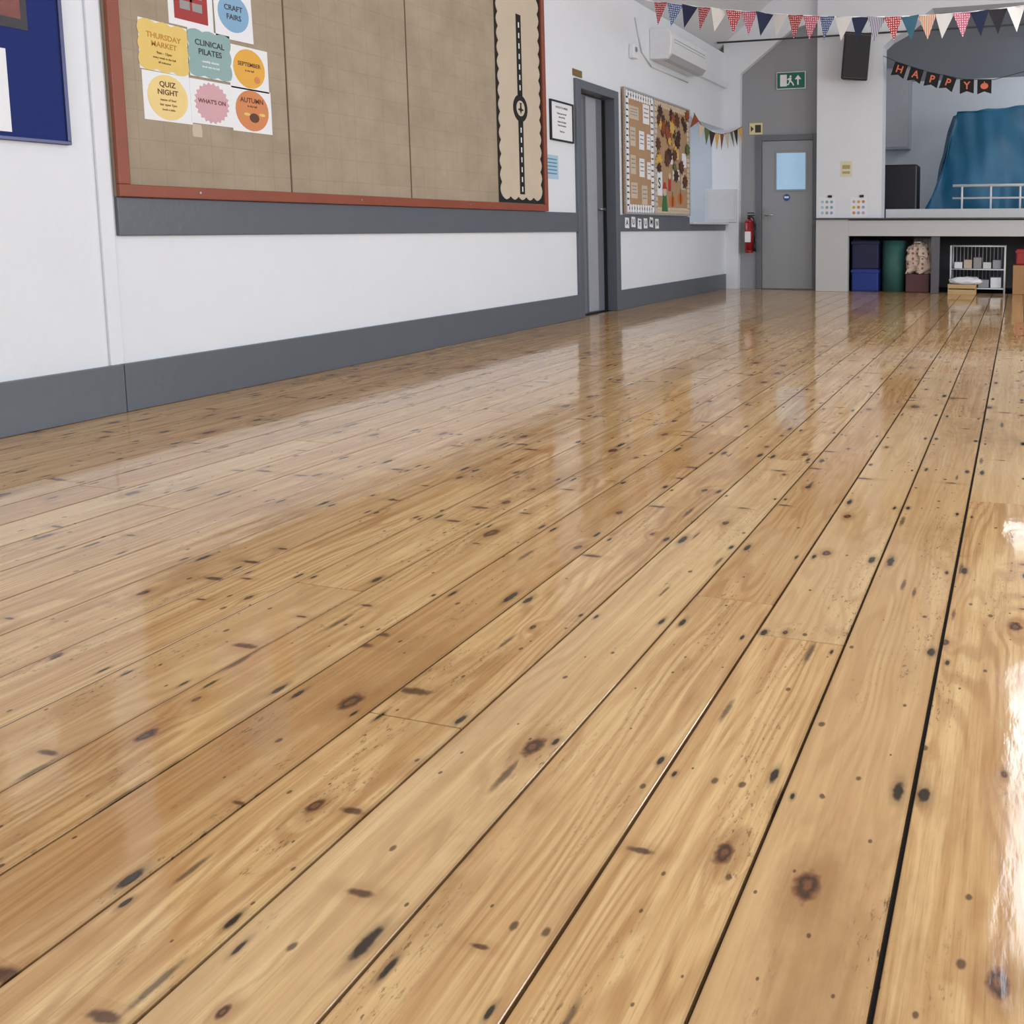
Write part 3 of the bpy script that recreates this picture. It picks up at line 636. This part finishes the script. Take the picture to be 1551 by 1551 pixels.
b.done('rolled_end',mat('mat_green_dark',(30,66,62),.8),parent=o)
bm=bmesh.new(); bmesh.ops.create_cube(bm,size=2); bmesh.ops.subdivide_edges(bm,edges=bm.edges,cuts=22,use_grid_fill=True)
for v in bm.verts:
    p=v.co.copy(); q=p.normalized()*1.25; p=p.lerp(q,.55)
    t=(p.z+1)/2; wx=.150*(1-.25*t); 
    n1=noise.noise(p*1.6+Vector((3,1,0)))*.05+noise.noise(p*4.5)*.022
    v.co=Vector((p.x*wx+.03*math.sin(t*4)+n1,p.y*.11+n1,max(0,t*.36+n1*1.2)))
me=bpy.data.meshes.new('fabric_bag'); bm.to_mesh(me); bm.free()
for f in me.polygons: f.use_smooth=True
me.materials.append(dots('floral_cloth',(196,178,162),(150,84,84),'dot',16))
o=bpy.data.objects.new('fabric_bag',me); COL.objects.link(o); o.matrix_world=T(-1.235,11.52,.237); tag(o,'slouching floral fabric bag on top of a dark box','bag')
B().tube([(-.06,-.05,.31),(-.05,-.06,.40),(.03,-.06,.40),(.06,-.05,.31)],.012).done('handle',me.materials[0],parent=o)
o=B().box(-.15,.15,-.12,.14,0,.235).done('storage_box',mat('box_dark_red',(84,50,54),.6),M=T(-1.235,11.54,0),bevel=.012); tag(o,'dark red storage box under the floral bag','storage box','storage boxes under the stage')
o=B().box(-.14,.16,-.05,.05,0,.70).done('striped_bag',dots('stripe_bw',(196,196,196),(60,60,68),'s',40),M=T(-1.2,11.88,0),bevel=.03,seg=3); tag(o,'upright black and white striped bag','bag')
b=B(); w,d,h=.66,.4,.60
for xx in (0,w):
    for yy in (0,d): b.cyl((xx,yy,0),(xx,yy,h),.012)
for zz in (.06,.30,.59):
    for yy in (0,d): b.cyl((0,yy,zz),(w,yy,zz),.008)
    for xx in (0,w): b.cyl((xx,0,zz),(xx,d,zz),.008)
o=b.done('storage_rack',RM,M=T(-.83,11.5,0)); tag(o,'white metal storage rack with shelves under the stage','rack')
for zz in (.06,.30): B().box(.01,w-.01,.01,d-.01,zz,zz+.008).done('shelf',mat('shelf_pale',(150,156,162),.4),parent=o)
b=B()
for k in range(1,14): b.cyl((w*k/14,d,.06),(w*k/14,d,.59),.004,n=6)
b.done('wire_back',RM,parent=o)
for k in range(5):
    q=B().box(0,.1,0,.16,0,.08+.03*(k%3)).done('small_box',[PAPER,CREAM,MATS['poster_grey'],FC['w'],MATS['shelf_pale']][k],M=T(-.79+k*.118,11.56,.308),bevel=.006); tag(q,'small pale box on the white rack','box','small boxes on the rack')
for k in range(4):
    q=B().box(0,.13,0,.2,0,.1+.03*(k%2)).done('small_box',[MATS['poster_grey'],PAPER,MATS['shelf_pale'],PAPER][k],M=T(-.79+k*.15,11.56,.068),bevel=.006); tag(q,'small pale box on the white rack','box','small boxes on the rack')
o=B().box(0,.34,0,.22,0,.02).box(0,.34,0,.015,.02,.06).box(0,.34,0,.015,.075,.125).box(0,.34,.205,.22,.02,.125).box(0,.015,.015,.205,.02,.125).box(.325,.34,.015,.205,.02,.125).done('wooden_crate',mat('crate_pine',(196,164,116),.6,.12,12),M=T(-.84,11.22,0),bevel=.003); tag(o,'small pine crate on the floor before the rack','crate')
bm=bmesh.new(); bmesh.ops.create_icosphere(bm,subdivisions=4,radius=1)
for v in bm.verts:
    p=v.co.copy(); n1=noise.noise(p*3)*.3
    v.co=Vector((p.x*.20,p.y*.11,max(-.6,p.z)*.055+.033))*(1+n1*.5)
me=bpy.data.meshes.new('folded_cloth'); bm.to_mesh(me); bm.free()
for f in me.polygons: f.use_smooth=True
me.materials.append(PAPER)
o=bpy.data.objects.new('folded_cloth',me); COL.objects.link(o); o.matrix_world=T(-.63,11.33,.125); tag(o,'crumpled white cloth lying on the pine crate','cloth')
o=B().box(0,.45,0,.4,0,.36).done('cardboard_box',mat('cardboard',(176,134,92),.8,.08,10),M=T(-.07,11.45,0),bevel=.005); tag(o,'brown cardboard box under the stage','cardboard box')
B().box(.19,.26,-.001,.401,.355,.3605).done('tape',CREAM,parent=o)
o=B().box(0,.35,0,.3,0,.2).done('storage_box',REDP,M=T(-.04,11.5,.361),bevel=.02); tag(o,'red storage box on the cardboard box','storage box','storage boxes under the stage')
B().box(-.006,.356,-.006,.306,.15,.18).done('lid',REDP,parent=o,bevel=.004)

# ------------------------------------------------------------ suspended strip light (mirrored in the varnish)
o=B().box(-.13,.13,-1.95,1.95,0,.06).done('ceiling_light',PAPER,M=T(.18,6.95,3.62),bevel=.01); tag(o,'long white suspended strip light','ceiling light')
B().box(-.12,.12,-1.93,1.93,-.02,0).done('diffuser',mat('light_diffuser',(240,246,255),.4,0,emit=10),parent=o)
B().cyl((0,-1.2,.06),(0,-1.2,2.4),.004).done('suspension_wire',STEEL,parent=o)
B().cyl((0,1.2,.06),(0,1.2,2.4),.004).done('suspension_wire',STEEL,parent=o)

# ------------------------------------------------------------ lights
def area(name,loc,rot,sx,sy,power,col=(1,1,1)):
    l=bpy.data.lights.new(name,'AREA'); l.shape='RECTANGLE'; l.size=sx; l.size_y=sy; l.energy=power; l.color=col
    o=bpy.data.objects.new(name,l); COL.objects.link(o); o.location=loc; o.rotation_euler=rot; return o
cool=(.94,.97,1)
for y in (.5,4,7.5): area('window_light',(4.05,y,1.85),(0,math.radians(90),0),1.6,1.9,88,cool)
area('rear_light',(0,-2.8,2.6),(math.radians(90),0,0),5,2.4,95,cool)
area('hall_light',(1.6,3.5,4.3),(0,math.radians(-12),0),1.2,6,92,cool)
area('kitchen_fill',(-5,10.8,2.55),(0,0,0),1,1.5,17,cool)  # fill added to brighten the kitchen seen through the hatch
area('stage_fill',(1.2,12.9,3.6),(0,0,0),2.5,1,38,cool)  # added fill above the stage, not a known stage lamp
w=bpy.data.worlds.new('world'); scene.world=w; w.use_nodes=True; w.node_tree.nodes['Background'].inputs[0].default_value=(.8,.88,1,1); w.node_tree.nodes['Background'].inputs[1].default_value=.5

# ------------------------------------------------------------ camera
cam=bpy.data.cameras.new('camera'); cam.sensor_width=36; cam.sensor_fit='HORIZONTAL'; cam.lens=36*1350/1551
cam.shift_x=-(1150-775.5)/1551; cam.shift_y=-(775.5-481)/1551; cam.clip_start=.02
co=bpy.data.objects.new('camera',cam); COL.objects.link(co)
ps=math.radians(16.235); th=math.radians(5.75)
F=Vector((-math.sin(ps)*math.cos(th),math.cos(ps)*math.cos(th),-math.sin(th))); r=Vector((math.cos(ps),math.sin(ps),0)); u=r.cross(F)
co.matrix_world=Matrix(((r.x,u.x,-F.x,0),(r.y,u.y,-F.y,0),(r.z,u.z,-F.z,.82),(0,0,0,1)))
scene.camera=co
